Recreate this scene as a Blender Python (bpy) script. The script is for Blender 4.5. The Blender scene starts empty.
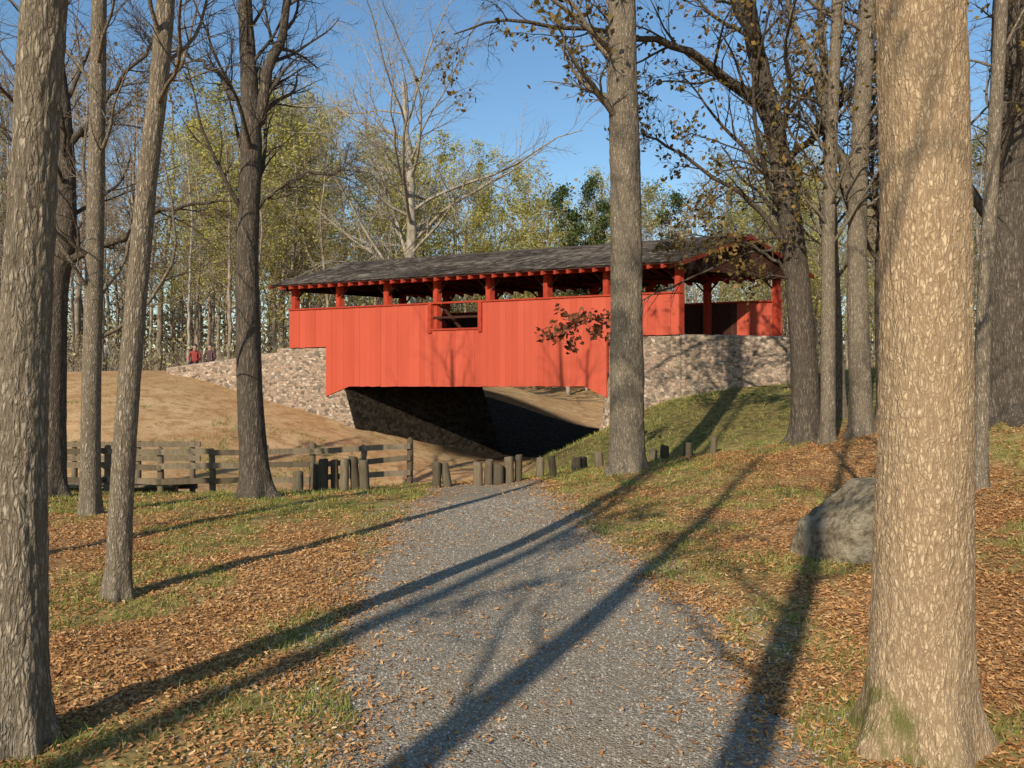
import bpy, math, numpy as np, bmesh
from mathutils import Vector, Matrix
S = bpy.context.scene
S.view_settings.view_transform = 'Standard'
try: S.view_settings.look = 'None'
except Exception: pass
S.view_settings.exposure = 0
COL = S.collection
EYE = 1.65

# ------------------------------------------------------------------ noise
def h2(i, j, s=0.0):
    n = np.sin(i*127.1 + j*311.7 + s*74.7)*43758.5453
    return n - np.floor(n)
def vn(x, y, s=0.0):
    x = np.asarray(x, float); y = np.asarray(y, float)
    i = np.floor(x); j = np.floor(y); fx = x-i; fy = y-j
    fx = fx*fx*(3-2*fx); fy = fy*fy*(3-2*fy)
    a = h2(i, j, s); b = h2(i+1, j, s); c = h2(i, j+1, s); d = h2(i+1, j+1, s)
    return (a*(1-fx)+b*fx)*(1-fy) + (c*(1-fx)+d*fx)*fy
def fbm(x, y, s=0.0, o=4):
    t = 0; a = .5; n = 0
    for k in range(o):
        t = t + a*vn(x*2**k, y*2**k, s+k*1.7); n += a; a *= .5
    return t/n
def sstep(a, b, x):
    t = np.clip((x-a)/(b-a), 0, 1); return t*t*(3-2*t)
def cells(u, v, s=0.0):
    i0 = np.floor(u); j0 = np.floor(v)
    f1 = np.full(u.shape, 9.); f2 = np.full(u.shape, 9.); idd = np.zeros(u.shape)
    for di in (-1, 0, 1):
        for dj in (-1, 0, 1):
            i = i0+di; j = j0+dj
            px = i + .1+.8*h2(i, j, s); py = j + .1+.8*h2(i, j, s+5)
            d = np.hypot(u-px, v-py)
            hid = h2(i, j, s+9)
            new = d < f1
            f2 = np.where(new, f1, np.minimum(f2, d))
            idd = np.where(new, hid, idd); f1 = np.where(new, d, f1)
    return idd, f1, f2-f1

# ------------------------------------------------------------------ terrain
CP = [(0,-8,0),(-6,-8,0),(6,-8,.3),(0,0,0),(0,4,0),(-2.3,3.6,0),(1.9,3.6,0),(4,4,.3),(7,4,.75),(-6,4,-.05),
 (0,8,0),(-3,6.2,0),(2.8,6.4,.18),(5.7,9.5,.42),(-.4,12.5,0),(-3.9,11.8,0),(-5.5,10.1,0),(-8,9,0),
 (1.84,12.5,.33),(5.65,15,.65),(6.3,14,.8),(7.6,12,1.25),(11,12,1.9),(11,20,2.2),(14,5,1.7),
 (-.8,13.3,-.03),(.6,14,.03),(1.4,14.5,.16),(3.4,15,.32),
 (-7.85,14,-.25),(-2,15.5,-.3),(-13,13,-.25),
 (-1.5,19,-1.2),(-6,18.5,-1.0),(-12,17.5,-.6),(-1.3,23.5,-.85),(0.2,19,-.3),(1,17,-.1),(.8,24,-.6),
 (1,28,-.85),(1.5,32,-.6),(4,38,-.25),(2,37,.3),(.5,37,.9),(-1.5,36,1.45),(-4,34,1.6),(-3.5,30.5,.5),(-1.3,30,-.4),(-5,40,1.8),(0,44,1.7),(4,46,.6),(7.5,42,.3),(4,56,1.9),(11,52,2.0),(12,42,1.3),
 (-8,22,.25),(-10.5,20,.2),(-11,26,1.4),(-8.9,27.6,1.25),(-4.6,25.3,.0),(-6.6,26.2,.7),(-12,29,2.1),(-18,29,2.15),(-18,23,1.2),(-30,30,2.3),(-25,18,.4),
 (-10,34,2.2),(-20,38,2.25),(-20,60,2.8),(-45,60,3),(0,62,2.3),(30,60,2.6),(60,60,3),(-50,20,1.2),(-50,-10,0),(40,-10,2.),(45,25,3),(0,-40,0),
 (3.6,21.8,1.0),(2.6,20.6,.5),(7.5,20.4,1.7),(6,18,1.15),(3,17.5,.4),(9,25,2.1),(14,22,2.2),(6.5,24.5,1.9),(9,31,1.6),(-7.5,31,1.9)]
CP = np.array(CP, float)
def _k(r2): return .5*r2*np.log(r2+1e-9)
n = len(CP)
D2 = ((CP[:,None,:2]-CP[None,:,:2])**2).sum(-1)
K = _k(D2) + np.eye(n)*.6
Pm = np.c_[np.ones(n), CP[:,:2]]
A_ = np.zeros((n+3, n+3)); A_[:n,:n] = K; A_[:n,n:] = Pm; A_[n:,:n] = Pm.T
W_ = np.linalg.solve(A_, np.r_[CP[:,2], 0, 0, 0])
def hbase(x, y):
    x = np.asarray(x, float); y = np.asarray(y, float); sh = x.shape
    x = x.ravel(); y = y.ravel(); out = np.zeros(x.shape)
    for a in range(0, len(x), 20000):
        xs = x[a:a+20000]; ys = y[a:a+20000]
        d2 = (xs[:,None]-CP[None,:,0])**2 + (ys[:,None]-CP[None,:,1])**2
        out[a:a+20000] = _k(d2)@W_[:n] + W_[n] + W_[n+1]*xs + W_[n+2]*ys
    w = sstep(50, 88, np.hypot(x, y-10))
    out = out*(1-w) + 2.4*w
    return out.reshape(sh)
def micro(x, y):
    return .05*(fbm(x*.9, y*.9, 3, 3)-.5) + .028*(vn(x*5, y*5, 8)-.5)
PC_Y = [-9, 3.3, 5, 7.5, 10, 12.5, 14]; PC_X = [.6, .25, .18, -.2, -.42, -.45, -.5]; PC_W = [1.1, 1.1, 1.2, 1.2, 1.03, .93, .9]
def path_e(x, y):
    c = np.interp(y, PC_Y, PC_X); w = np.interp(y, PC_Y, PC_W)
    e = w + .6*(fbm(x*1.3, y*1.3, 21, 4)-.5) + .22*(vn(x*9, y*9, 4)-.5) - np.abs(x-c)
    e = np.minimum(e, (13.9-y)*.6 + .3*(vn(x*2, y*2, 14)-.5))
    return e
def hg(x, y):
    x = np.asarray(x, float); y = np.asarray(y, float)
    return hbase(x, y) + micro(x, y)*(1-.7*sstep(0, .3, path_e(x, y)))
def g1(x, y): return float(hg(np.array([x]), np.array([y]))[0])

# ------------------------------------------------------------------ mesh helpers
def mk(name, parts, mats):
    VV=[]; li=[]; lt=[]; mi=[]; ti=[]; sm=[]; nv=0; hast=False
    for V, F, m, t, s in parts:
        V = np.asarray(V, float).reshape(-1,3); F = np.asarray(F, int)
        if len(F)==0: continue
        VV.append(V); li.append((F+nv).ravel()); lt.append(np.full(len(F), F.shape[1]))
        mi.append(np.broadcast_to(m, (len(F),)).astype(int)); sm.append(np.full(len(F), s))
        if t is None: ti.append(np.zeros(len(F)))
        else: ti.append(np.broadcast_to(t, (len(F),)).astype(float)); hast=True
        nv += len(V)
    V = np.concatenate(VV); li = np.concatenate(li); lt = np.concatenate(lt)
    me = bpy.data.meshes.new(name)
    me.vertices.add(len(V)); me.vertices.foreach_set('co', V.astype(np.float32).ravel())
    me.loops.add(len(li)); me.loops.foreach_set('vertex_index', li.astype(np.int32))
    me.polygons.add(len(lt)); me.polygons.foreach_set('loop_start', np.r_[0, np.cumsum(lt)[:-1]].astype(np.int32))
    me.polygons.foreach_set('material_index', np.concatenate(mi).astype(np.int32))
    me.polygons.foreach_set('use_smooth', np.concatenate(sm))
    me.update(calc_edges=True)
    if hast:
        a = me.attributes.new('tint', 'FLOAT', 'FACE'); a.data.foreach_set('value', np.concatenate(ti).astype(np.float32))
    for m in mats: me.materials.append(m)
    return me
def obj(name, me, parent=None, loc=(0,0,0)):
    o = bpy.data.objects.new(name, me); COL.objects.link(o); o.location = loc
    if parent is not None: o.parent = parent
    return o
def top(o, label, category=None, group=None, kind=None):
    o["label"] = label
    if category: o["category"] = category
    if group: o["group"] = group
    if kind: o["kind"] = kind
BOXF = np.array([[0,3,2,1],[4,5,6,7],[0,1,5,4],[1,2,6,5],[2,3,7,6],[3,0,4,7]])
def boxv(o, a, b, c):
    o=np.array(o,float); a=np.array(a,float); b=np.array(b,float); c=np.array(c,float)
    return np.array([o, o+a, o+a+b, o+b, o+c, o+a+c, o+a+b+c, o+b+c])
def nrm(v): return v/np.maximum(np.linalg.norm(v, axis=-1, keepdims=True), 1e-9)
def tubes(P, R, sides):
    M, N, _ = P.shape
    T = np.zeros_like(P); T[:,1:-1] = P[:,2:]-P[:,:-2]; T[:,0] = P[:,1]-P[:,0]; T[:,-1] = P[:,-1]-P[:,-2]; T = nrm(T)
    mean = nrm(P[:,-1]-P[:,0])
    ref = np.where(np.abs(mean[:,2:3])>.8, np.array([[1.,0,0]]), np.array([[0,0,1.]]))[:,None,:]
    A = nrm(np.cross(T, ref)); B = np.cross(T, A)
    th = np.arange(sides)*2*np.pi/sides
    V = P[:,:,None,:] + R[:,:,None,None]*(np.cos(th)[None,None,:,None]*A[:,:,None,:] + np.sin(th)[None,None,:,None]*B[:,:,None,:])
    idx = np.arange(M*N*sides).reshape(M, N, sides)
    a = idx[:,:-1,:]; b = np.roll(a, -1, axis=2); d = idx[:,1:,:]; c = np.roll(d, -1, axis=2)
    return V.reshape(-1,3), np.stack([a,b,c,d], -1).reshape(-1,4)
def catmull(pts, nn):
    p = np.array(pts, float); p = np.vstack([2*p[0]-p[1], p, 2*p[-1]-p[-2]])
    seg = len(p)-3; t = np.linspace(0, seg-1e-6, nn); i = t.astype(int); f = (t-i)[:,None]
    a,b,c,d = p[i],p[i+1],p[i+2],p[i+3]
    return .5*((2*b)+(-a+c)*f+(2*a-5*b+4*c-d)*f**2+(-a+3*b-3*c+d)*f**3)
def grow(rng, st, d, L, r0, N, wig, up, taper=.2):
    M = len(st); P = np.zeros((M,N,3)); P[:,0] = st; d = nrm(d)
    for k in range(1, N):
        d = d + rng.normal(0, wig, (M,3)); d[:,2] += up; d = nrm(d)
        P[:,k] = P[:,k-1] + d*(L/(N-1))[:,None]
    return P, r0[:,None]*np.linspace(1, taper, N)[None]
def kids(rng, P, R, npp, u0, u1, ang, lr, rr, N, wig, up, rmin=.004, lmin=.15, fall=.55):
    M, N0, _ = P.shape
    idx = np.repeat(np.arange(M), npp); m = len(idx)
    u = (np.tile((np.arange(npp)+.5)/npp, M) + rng.uniform(-.5,.5,m)/npp)*(u1-u0)+u0
    u = np.clip(u, 0, .985)
    f = u*(N0-1); i = f.astype(int); f = (f-i)[:,None]
    pos = P[idx,i]*(1-f)+P[idx,i+1]*f
    rad = (R[idx,i]*(1-f[:,0])+R[idx,i+1]*f[:,0])
    d = nrm(P[idx,i+1]-P[idx,i])
    pl = np.linalg.norm(np.diff(P, axis=1), axis=2).sum(1)[idx]
    perp = rng.normal(0,1,(m,3)); perp -= (perp*d).sum(1,keepdims=True)*d; perp = nrm(perp)
    a = np.radians(ang)*rng.uniform(.7,1.25,m)[:,None]
    dd = d*np.cos(a)+perp*np.sin(a)
    L = np.maximum(pl*lr*(1-fall*u)*rng.uniform(.6,1.25,m), lmin)
    return grow(rng, pos, dd, L, np.maximum(rad*rr, rmin), N, wig, up)
def diamonds(rng, C, s, flat=0.0, asp=.6):
    m = len(C); nn = rng.normal(0,1,(m,3)); nn[:,2] += flat; nn = nrm(nn)
    u = rng.normal(0,1,(m,3)); u -= (u*nn).sum(1,keepdims=True)*nn; u = nrm(u); v = np.cross(nn,u)
    s = np.broadcast_to(s,(m,))[:,None]
    V = np.stack([C+u*s, C+v*s*asp+u*s*.15, C-u*s, C-v*s*asp+u*s*.15], 1).reshape(-1,3)
    return V, np.arange(m*4).reshape(m,4)

# ------------------------------------------------------------------ materials
class NT:
    def __init__(s, name):
        s.m = bpy.data.materials.new(name); s.m.use_nodes = True; s.t = s.m.node_tree; s.t.nodes.clear()
        s.out = s.n('ShaderNodeOutputMaterial')
    def n(s, typ, **kw):
        nd = s.t.nodes.new(typ)
        for k, v in kw.items(): setattr(nd, k, v)
        return nd
    def l(s, a, b): s.t.links.new(a, b)
    def coord(s, scale=(1,1,1), kind='Object'):
        c = s.n('ShaderNodeTexCoord'); m = s.n('ShaderNodeMapping'); m.inputs['Scale'].default_value = scale
        s.l(c.outputs[kind], m.inputs['Vector']); return m.outputs[0]
    def noise(s, vec, scale, detail=3, rough=.55, dist=0):
        x = s.n('ShaderNodeTexNoise'); x.inputs['Scale'].default_value = scale; x.inputs['Detail'].default_value = detail
        x.inputs['Roughness'].default_value = rough; x.inputs['Distortion'].default_value = dist
        if vec is not None: s.l(vec, x.inputs['Vector'])
        return x
    def vor(s, vec, scale, feature='F1'):
        x = s.n('ShaderNodeTexVoronoi', feature=feature); x.inputs['Scale'].default_value = scale
        if vec is not None: s.l(vec, x.inputs['Vector'])
        return x
    def ramp(s, fac, stops):
        r = s.n('ShaderNodeValToRGB'); e = r.color_ramp.elements
        while len(e) < len(stops): e.new(.5)
        for k, (p, c) in enumerate(stops):
            e[k].position = p; e[k].color = (c[0], c[1], c[2], 1) if hasattr(c, '__len__') else (c, c, c, 1)
        s.l(fac, r.inputs[0]); return r.outputs[0]
    def mix(s, fac, a, b, mode='MIX'):
        x = s.n('ShaderNodeMix', data_type='RGBA', blend_type=mode)
        for v, i in ((fac, 0), (a, 6), (b, 7)):
            if isinstance(v, (int, float)): x.inputs[i].default_value = v
            elif isinstance(v, tuple): x.inputs[i].default_value = (*v, 1)
            else: s.l(v, x.inputs[i])
        return x.outputs[2]
    def math(s, op, a, b=0.0, clamp=False):
        x = s.n('ShaderNodeMath', operation=op, use_clamp=clamp)
        for k, v in enumerate((a, b)):
            if isinstance(v, (int, float)): x.inputs[k].default_value = v
            else: s.l(v, x.inputs[k])
        return x.outputs[0]
    def attr(s, name):
        a = s.n('ShaderNodeAttribute'); a.attribute_name = name; return a.outputs['Fac']
    def bump(s, h, strength, dist, nrmal=None):
        b = s.n('ShaderNodeBump'); b.inputs['Strength'].default_value = strength; b.inputs['Distance'].default_value = dist
        s.l(h, b.inputs['Height'])
        return b.outputs[0]
    def pbr(s, col, rough=.85, normal=None, spec=.25):
        if spec <= .2:
            p = s.n('ShaderNodeBsdfDiffuse'); ci = p.inputs['Color']
        else:
            p = s.n('ShaderNodeBsdfPrincipled'); ci = p.inputs['Base Color']
            p.inputs['Roughness'].default_value = rough; p.inputs['Specular IOR Level'].default_value = spec
        if isinstance(col, tuple): ci.default_value = (*col, 1)
        else: s.l(col, ci)
        if normal is not None: s.l(normal, p.inputs['Normal'])
        s.l(p.outputs[0], s.out.inputs[0]); return s.m

def bark(name, light, dark, scale=50, zs=.3, bstr=.8, bd=.01, moss=False, dist=.05, simple=False, pale=.35):
    t = NT(name); c = t.coord((1,1,zs))
    if simple:
        nz = t.noise(c, scale, 2, .6)
        col = t.mix(t.ramp(nz.outputs[0], [(.35,0.),(.65,1.)]), dark, light)
        return t.pbr(col, .95, None, .1)
    nz = t.noise(c, 22, 2, .6); add = t.n('ShaderNodeVectorMath', operation='MULTIPLY_ADD')
    t.l(nz.outputs['Color'], add.inputs[0]); add.inputs[1].default_value = (dist,dist,dist); t.l(c, add.inputs[2])
    v = t.vor(add.outputs[0], scale, 'DISTANCE_TO_EDGE'); rg = t.noise(c, scale*.9, 4, .7)
    crack = t.math('MULTIPLY', t.ramp(v.outputs['Distance'], [(0,.1),(.16,.7),(.4,1.)]), t.ramp(rg.outputs[0], [(.36,.15),(.56,1.)]))
    c2 = t.coord((1,1,.5)); big = t.noise(c2, 2.6, 5, .65)
    col = t.mix(crack, dark, light)
    col = t.mix(t.ramp(big.outputs[0], [(.40,0.),(.68,.4)]), col, tuple(x*.55 for x in light))
    col = t.mix(t.ramp(rg.outputs[0], [(.55,.0),(.72,pale)]), col, (light[0]*1.18, light[1]*1.22, light[2]*1.28))
    if moss:
        z = t.n('ShaderNodeTexCoord'); sp = t.n('ShaderNodeSeparateXYZ'); t.l(z.outputs['Object'], sp.inputs[0])
        zz = t.math('SUBTRACT', sp.outputs[2], t.math('MULTIPLY', sp.outputs[0], -1.1))
        f = t.math('MULTIPLY', t.ramp(zz, [(0.0,.85),(.12,0.)]), t.ramp(t.noise(c2, 9, 5, .7).outputs[0], [(.4,0.),(.6,1.)]))
        col = t.mix(f, col, (.12,.12,.03))
    return t.pbr(col, .92, t.bump(t.math('ADD', crack, t.math('MULTIPLY', rg.outputs[0], .8)), bstr, bd), .15)
M_bark_big = bark('bark_tan', (.64,.455,.27), (.25,.155,.085), 62, .34, .8, .008, moss=True, pale=.35)
M_bark = bark('bark_grey_brown', (.44,.345,.24), (.12,.09,.06), 48, .24, 1., .012, pale=.5)
M_bark_dk = bark('bark_dark', (.22,.17,.125), (.06,.046,.034), 30, .22, 1., .015)
M_bark_bg = bark('bark_far', (.38,.30,.215), (.17,.13,.09), 9, .2, simple=True)
M_bark_pale = bark('bark_pale', (.46,.385,.29), (.24,.19,.14), 9, .3, simple=True)
M_bark_grey = bark('bark_grey', (.42,.35,.26), (.21,.17,.12), 9, .3, simple=True)

def leafmat(name, stops, trans=.3):
    t = NT(name); c = t.ramp(t.attr('tint'), stops)
    d = t.n('ShaderNodeBsdfDiffuse'); tr = t.n('ShaderNodeBsdfTranslucent'); m = t.n('ShaderNodeMixShader')
    m.inputs[0].default_value = trans; t.l(c, d.inputs[0]); t.l(c, tr.inputs[0]); t.l(d.outputs[0], m.inputs[1]); t.l(tr.outputs[0], m.inputs[2])
    t.l(m.outputs[0], t.out.inputs[0]); return t.m
def leafop(name, stops):
    t = NT(name); return t.pbr(t.ramp(t.attr('tint'), stops), .9, None, .1)
M_lf_yellow = leafmat('leaf_yellow_green', [(0,(.25,.23,.06)),(.4,(.42,.38,.10)),(.75,(.55,.47,.14)),(1,(.57,.42,.16))])
M_lf_olive = leafmat('leaf_olive', [(0,(.12,.13,.04)),(.5,(.23,.22,.075)),(1,(.38,.31,.11))])
M_lf_green = leafmat('leaf_dark_green', [(0,(.04,.06,.02)),(.6,(.085,.11,.035)),(1,(.15,.16,.055))], .2)
M_lf_brown = leafmat('leaf_brown', [(0,(.17,.12,.06)),(.5,(.31,.21,.11)),(1,(.42,.30,.16))])
M_lf_far = leafop('leaf_far_tan', [(0,(.16,.13,.075)),(.5,(.27,.22,.11)),(1,(.42,.35,.14))])
M_lf_oak = leafmat('leaf_oak_mixed', [(0,(.08,.06,.02)),(.45,(.19,.13,.04)),(.8,(.30,.19,.06)),(1,(.36,.19,.07))])
M_lf_rust = leafmat('leaf_rust', [(0,(.10,.035,.02)),(.6,(.20,.075,.04)),(1,(.30,.14,.07))])
M_litter = leafop('leaf_litter', [(0,(.15,.063,.025)),(.3,(.37,.175,.068)),(.6,(.53,.28,.11)),(.85,(.63,.39,.18)),(1,(.69,.50,.29))])
M_blade = leafmat('grass_blade', [(0,(.11,.15,.03)),(.5,(.26,.28,.06)),(1,(.50,.43,.16))], .3)

# ground
t = NT('ground'); c = t.coord()
v1 = t.vor(c, 26); v2 = t.vor(c, 60); nb = t.noise(c, .8, 3); nm = t.noise(c, 7, 4, .65); nh = t.noise(c, 2.6, 5, .7)
sp = t.n('ShaderNodeSeparateColor'); t.l(v1.outputs['Color'], sp.inputs[0])
sp2 = t.n('ShaderNodeSeparateColor'); t.l(v2.outputs['Color'], sp2.inputs[0])
st = [(0,(.16,.07,.03)),(.35,(.34,.17,.07)),(.7,(.49,.275,.115)),(1,(.58,.39,.20))]
lit = t.mix(.5, t.ramp(sp.outputs[0], st), t.ramp(sp2.outputs[1], st))
lit = t.mix(t.ramp(nm.outputs[0], [(.35,.5),(.6,0.)]), lit, (.13,.07,.035))
grs = t.mix(t.ramp(nm.outputs[0], [(.35,0.),(.65,1.)]), (.11,.12,.03), (.35,.30,.10))
gf = t.math('MULTIPLY', t.attr('grass'), t.ramp(nh.outputs[0], [(.35,.3),(.58,1.)]))
col = t.mix(gf, lit, grs)
drt = t.mix(t.ramp(nb.outputs[0], [(.35,0.),(.65,1.)]), (.56,.365,.185), (.44,.255,.115))
drt = t.mix(t.ramp(nh.outputs[0], [(.46,0.),(.60,.75)]), drt, (.30,.15,.06))
drt = t.mix(t.ramp(sp.outputs[0], [(.6,0.),(.8,.35)]), drt, (.56,.37,.20))
df = t.attr('dirt'); col = t.mix(df, col, drt)
col = t.mix(t.attr('moss'), col, t.mix(t.ramp(nm.outputs[0], [(.38,0.),(.62,1.)]), (.05,.055,.018), (.19,.155,.055)))
col = t.mix(t.attr('painted_shade'), col, t.mix(t.ramp(nm.outputs[0], [(.4,0.),(.6,1.)]), (.022,.016,.011), (.045,.032,.022)))  # near-black ground colour where the bridge's shadow falls
h = t.math('ADD', t.math('MULTIPLY', sp.outputs[2], .6), nm.outputs[0])
M_ground = t.pbr(col, .95, t.bump(h, .8, .03), .1)
# gravel
t = NT('gravel'); c = t.coord()
v1 = t.vor(c, 70); v2 = t.vor(c, 160); nb = t.noise(c, 1.6, 5, .65)
sp = t.n('ShaderNodeSeparateColor'); t.l(v1.outputs['Color'], sp.inputs[0])
sp2 = t.n('ShaderNodeSeparateColor'); t.l(v2.outputs['Color'], sp2.inputs[0])
col = t.mix(.45, t.ramp(sp.outputs[0], [(0,(.16,.128,.092)),(.6,(.34,.285,.212)),(1,(.54,.465,.36))]), t.ramp(sp2.outputs[0], [(0,(.15,.118,.085)),(1,(.43,.36,.272))]))
col = t.mix(t.ramp(nb.outputs[0], [(.4,0.),(.68,.6)]), col, (.38,.275,.17))
hh = t.math('ADD', t.math('MULTIPLY', v1.outputs['Distance'], -1.), t.math('MULTIPLY', v2.outputs['Distance'], -.5))
M_gravel = t.pbr(col, .95, t.bump(hh, .9, .015), .1)
def tintmat(name, stops, rough=.85, nscale=20, bstr=.4, bd=.01, stretch=(1,1,1), spec=.2, dk=.45):
    t = NT(name); c = t.coord(stretch); nz = t.noise(c, nscale, 4, .65)
    col = t.ramp(t.attr('tint'), stops)
    col = t.mix(t.ramp(nz.outputs[0], [(.35,dk),(.6,0.)]), col, tuple(x*.5 for x in stops[0][1]))
    return t.pbr(col, rough, t.bump(nz.outputs[0], bstr, bd), spec)
M_pebble = leafop('pebble', [(0,(.16,.13,.095)),(.6,(.35,.295,.225)),(1,(.58,.50,.40))])
M_stone = tintmat('field_stone', [(0,(.14,.105,.078)),(.3,(.31,.23,.165)),(.6,(.44,.32,.22)),(.8,(.39,.25,.17)),(1,(.60,.47,.35))], .9, 14, .6, .02)
t = NT('mortar'); M_mortar = t.pbr(t.ramp(t.noise(t.coord(), 12).outputs[0], [(.3,(.13,.10,.07)),(.7,(.28,.22,.16))]), .95, None, .1)
M_shadest = tintmat('shade_dark_stone', [(0,(.014,.011,.008)),(1,(.04,.031,.023))], .9, 14, .6, .02)  # near-black stone copy; shade under the span is in its colour
t = NT('red_painted_board'); c = t.coord((4,4,.6)); nz = t.noise(c, 3.5, 4, .65)
col = t.ramp(t.attr('tint'), [(0,(.44,.066,.030)),(.5,(.475,.073,.034)),(1,(.515,.085,.042))])
col = t.mix(t.ramp(t.noise(t.coord((1,1,.35)), 1.3, 4, .6).outputs[0], [(.4,0.),(.7,.4)]), col, (.37,.051,.024))
M_red = t.pbr(col, .65, t.bump(nz.outputs[0], .12, .01), .21)
M_redd = tintmat('red_painted_timber', [(0,(.36,.048,.026)),(1,(.44,.063,.034))], .65, 8, .2, .01)
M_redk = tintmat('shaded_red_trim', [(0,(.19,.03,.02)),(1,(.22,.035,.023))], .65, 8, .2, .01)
M_int = tintmat('aged_shade_dark_timber', [(0,(.05,.022,.016)),(1,(.08,.034,.024))], .8, 8, .3, .01)  # aged timber with the interior shade darkened into its colour
M_shingle = tintmat('wood_shingle', [(0,(.045,.037,.031)),(.5,(.10,.082,.067)),(1,(.24,.195,.155))], .95, 25, .5, .01, spec=.05)
M_wood = tintmat('weathered_wood', [(0,(.12,.088,.055)),(1,(.27,.205,.13))], .9, 14, .5, .01, (1,1,.25))
M_stump = tintmat('dark_weathered_post', [(0,(.085,.065,.042)),(1,(.23,.175,.11))], .9, 14, .6, .015, (1,1,.25))
t = NT('rock'); c = t.coord(); nz = t.noise(c, 3.4, 7, .7); n2_ = t.noise(c, 14, 6, .75)
col = t.ramp(nz.outputs[0], [(.32,(.16,.12,.078)),(.5,(.31,.245,.16)),(.68,(.43,.35,.24))])
col = t.mix(t.ramp(n2_.outputs[0], [(.36,.8),(.52,0.)]), col, (.10,.075,.045))
col = t.mix(t.ramp(n2_.outputs[0], [(.58,0.),(.68,.4)]), col, (.50,.43,.31))
M_rock = t.pbr(col, .95, t.bump(t.math('ADD', nz.outputs[0], t.math('MULTIPLY', n2_.outputs[0], .5)), 1., .07), .1)
def plain(name, colr, rough=.8):
    t = NT(name); nz = t.noise(t.coord(), 20, 3)
    return t.pbr(t.mix(t.ramp(nz.outputs[0], [(.3,0.),(.7,.4)]), colr, tuple(x*.6 for x in colr)), rough)

# bridge frame of reference
th = math.radians(22); d = np.array([math.cos(th), -math.sin(th), 0]); w = np.array([math.sin(th), math.cos(th), 0])
A0 = np.array([4.73, 22., 0]); BW = 3.3; SK = 2.55/3.3

# ------------------------------------------------------------------ ground
def axis(segs):
    out = [segs[0][0]]
    for a, b, s in segs:
        k = max(1, int(round((b-a)/s))); out += list(np.linspace(a, b, k+1)[1:])
    return np.array(out)
def geo(a, b, s0, g=1.25):
    o = [a]; s = s0
    while o[-1] < b: o.append(o[-1]+s); s *= g
    return o
xf = axis([(-26,-9,.4),(-9,9,.11),(9,26,.4)])
rt = np.array(geo(26, 900, .5)[1:]); xs = np.r_[-rt[::-1], xf, rt]
yf = axis([(-8,2,.4),(2,15,.11),(15,45,.3)])
bk = -np.array(geo(8, 500, .6)[1:])[::-1]; ys = np.r_[bk, yf, np.array(geo(45, 1200, .4)[1:])]
X, Y = np.meshgrid(xs, ys)
pe = path_e(X, Y); Z = hg(X, Y) - .05*sstep(.06, .2, pe)
V = np.stack([X,Y,Z],-1).reshape(-1,3); I = np.arange(X.size).reshape(X.shape)
F = np.stack([I[:-1,:-1], I[:-1,1:], I[1:,1:], I[1:,:-1]], -1).reshape(-1,4)
def grassmask(x, y):
    nz = fbm(x*.6, y*.6, 33, 4)
    patch = sstep(.50, .65, nz)*.75
    strip = sstep(9.0, 10.5, y)*sstep(15.5, 13.5, y)*sstep(-.8, -1.3, x)*.9
    strip2 = sstep(10.0, 11.5, y)*sstep(.4, .8, x)*sstep(4.5, 2.5, x)*sstep(15.5,14,y)*.8
    edge = np.exp(-((path_e(x, y)+.25)/.35)**2)*.75*sstep(.35,.57,fbm(x*1.5,y*1.5,44,3))
    slope = sstep(14.2, 15.6, y)*sstep(.0, 1.2, x)*sstep(24, 22, y)*(.45+.5*sstep(.4,.6,nz))
    g = np.maximum(np.maximum(patch*sstep(30,24,y), np.maximum(strip,strip2)), np.maximum(edge, slope))
    return np.clip(g, 0, 1)
def dirtmask(x, y):
    nz = fbm(x*.25, y*.25, 55, 4)
    a = sstep(15.8, 17.5, y + 1.2*(nz-.5))*sstep(33, 30, y)*sstep(1.2, .2, x)
    b = sstep(21.5, 23, y)*sstep(56, 50, y)*sstep(-7, -4, x)*sstep(14, 9, x)
    return np.clip(np.maximum(a*(.55+.6*sstep(.4,.55,nz)), b), 0, 1)
def shademask(x, y):   # span's cast shadow put into the ground colour
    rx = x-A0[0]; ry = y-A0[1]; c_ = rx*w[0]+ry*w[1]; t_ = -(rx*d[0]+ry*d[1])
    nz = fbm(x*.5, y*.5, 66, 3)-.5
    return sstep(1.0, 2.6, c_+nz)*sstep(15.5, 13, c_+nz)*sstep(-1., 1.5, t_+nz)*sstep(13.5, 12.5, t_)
def mossmask(x, y):
    nz = fbm(x*.45, y*.45, 91, 4)
    return .75*sstep(15.2, 16.5, y)*sstep(-.2, 1.0, x)*sstep(12, 9, x)*sstep(23, 21.5, y)*sstep(.36,.5,nz)
GM = grassmask(X, Y); DM = dirtmask(X, Y); SM = shademask(X, Y); MM = mossmask(X, Y)
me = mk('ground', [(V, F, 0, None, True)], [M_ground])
for nm_, arr in (('grass',GM),('dirt',DM),('painted_shade',SM),('moss',MM)):
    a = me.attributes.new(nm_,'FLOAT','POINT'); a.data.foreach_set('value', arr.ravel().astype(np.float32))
top(obj('ground', me), 'leaf covered woodland ground with grassy and sandy banks', kind='structure')
px_ = np.arange(-2.6, 2.9, .07); py_ = np.arange(-9, 14.3, .08)
X, Y = np.meshgrid(px_, py_)
pe = path_e(X, Y); Z = hg(X, Y) + np.clip(pe*.2, -.09, .006)
V = np.stack([X,Y,Z],-1).reshape(-1,3); I = np.arange(X.size).reshape(X.shape)
F = np.stack([I[:-1,:-1], I[:-1,1:], I[1:,1:], I[1:,:-1]], -1).reshape(-1,4)
keep = (pe[:-1,:-1] > -.35).ravel(); F = F[keep]
top(obj('path', mk('path', [(V,F,0,None,True)], [M_gravel])), 'grey gravel footpath scattered with fallen leaves', kind='structure')

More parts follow.
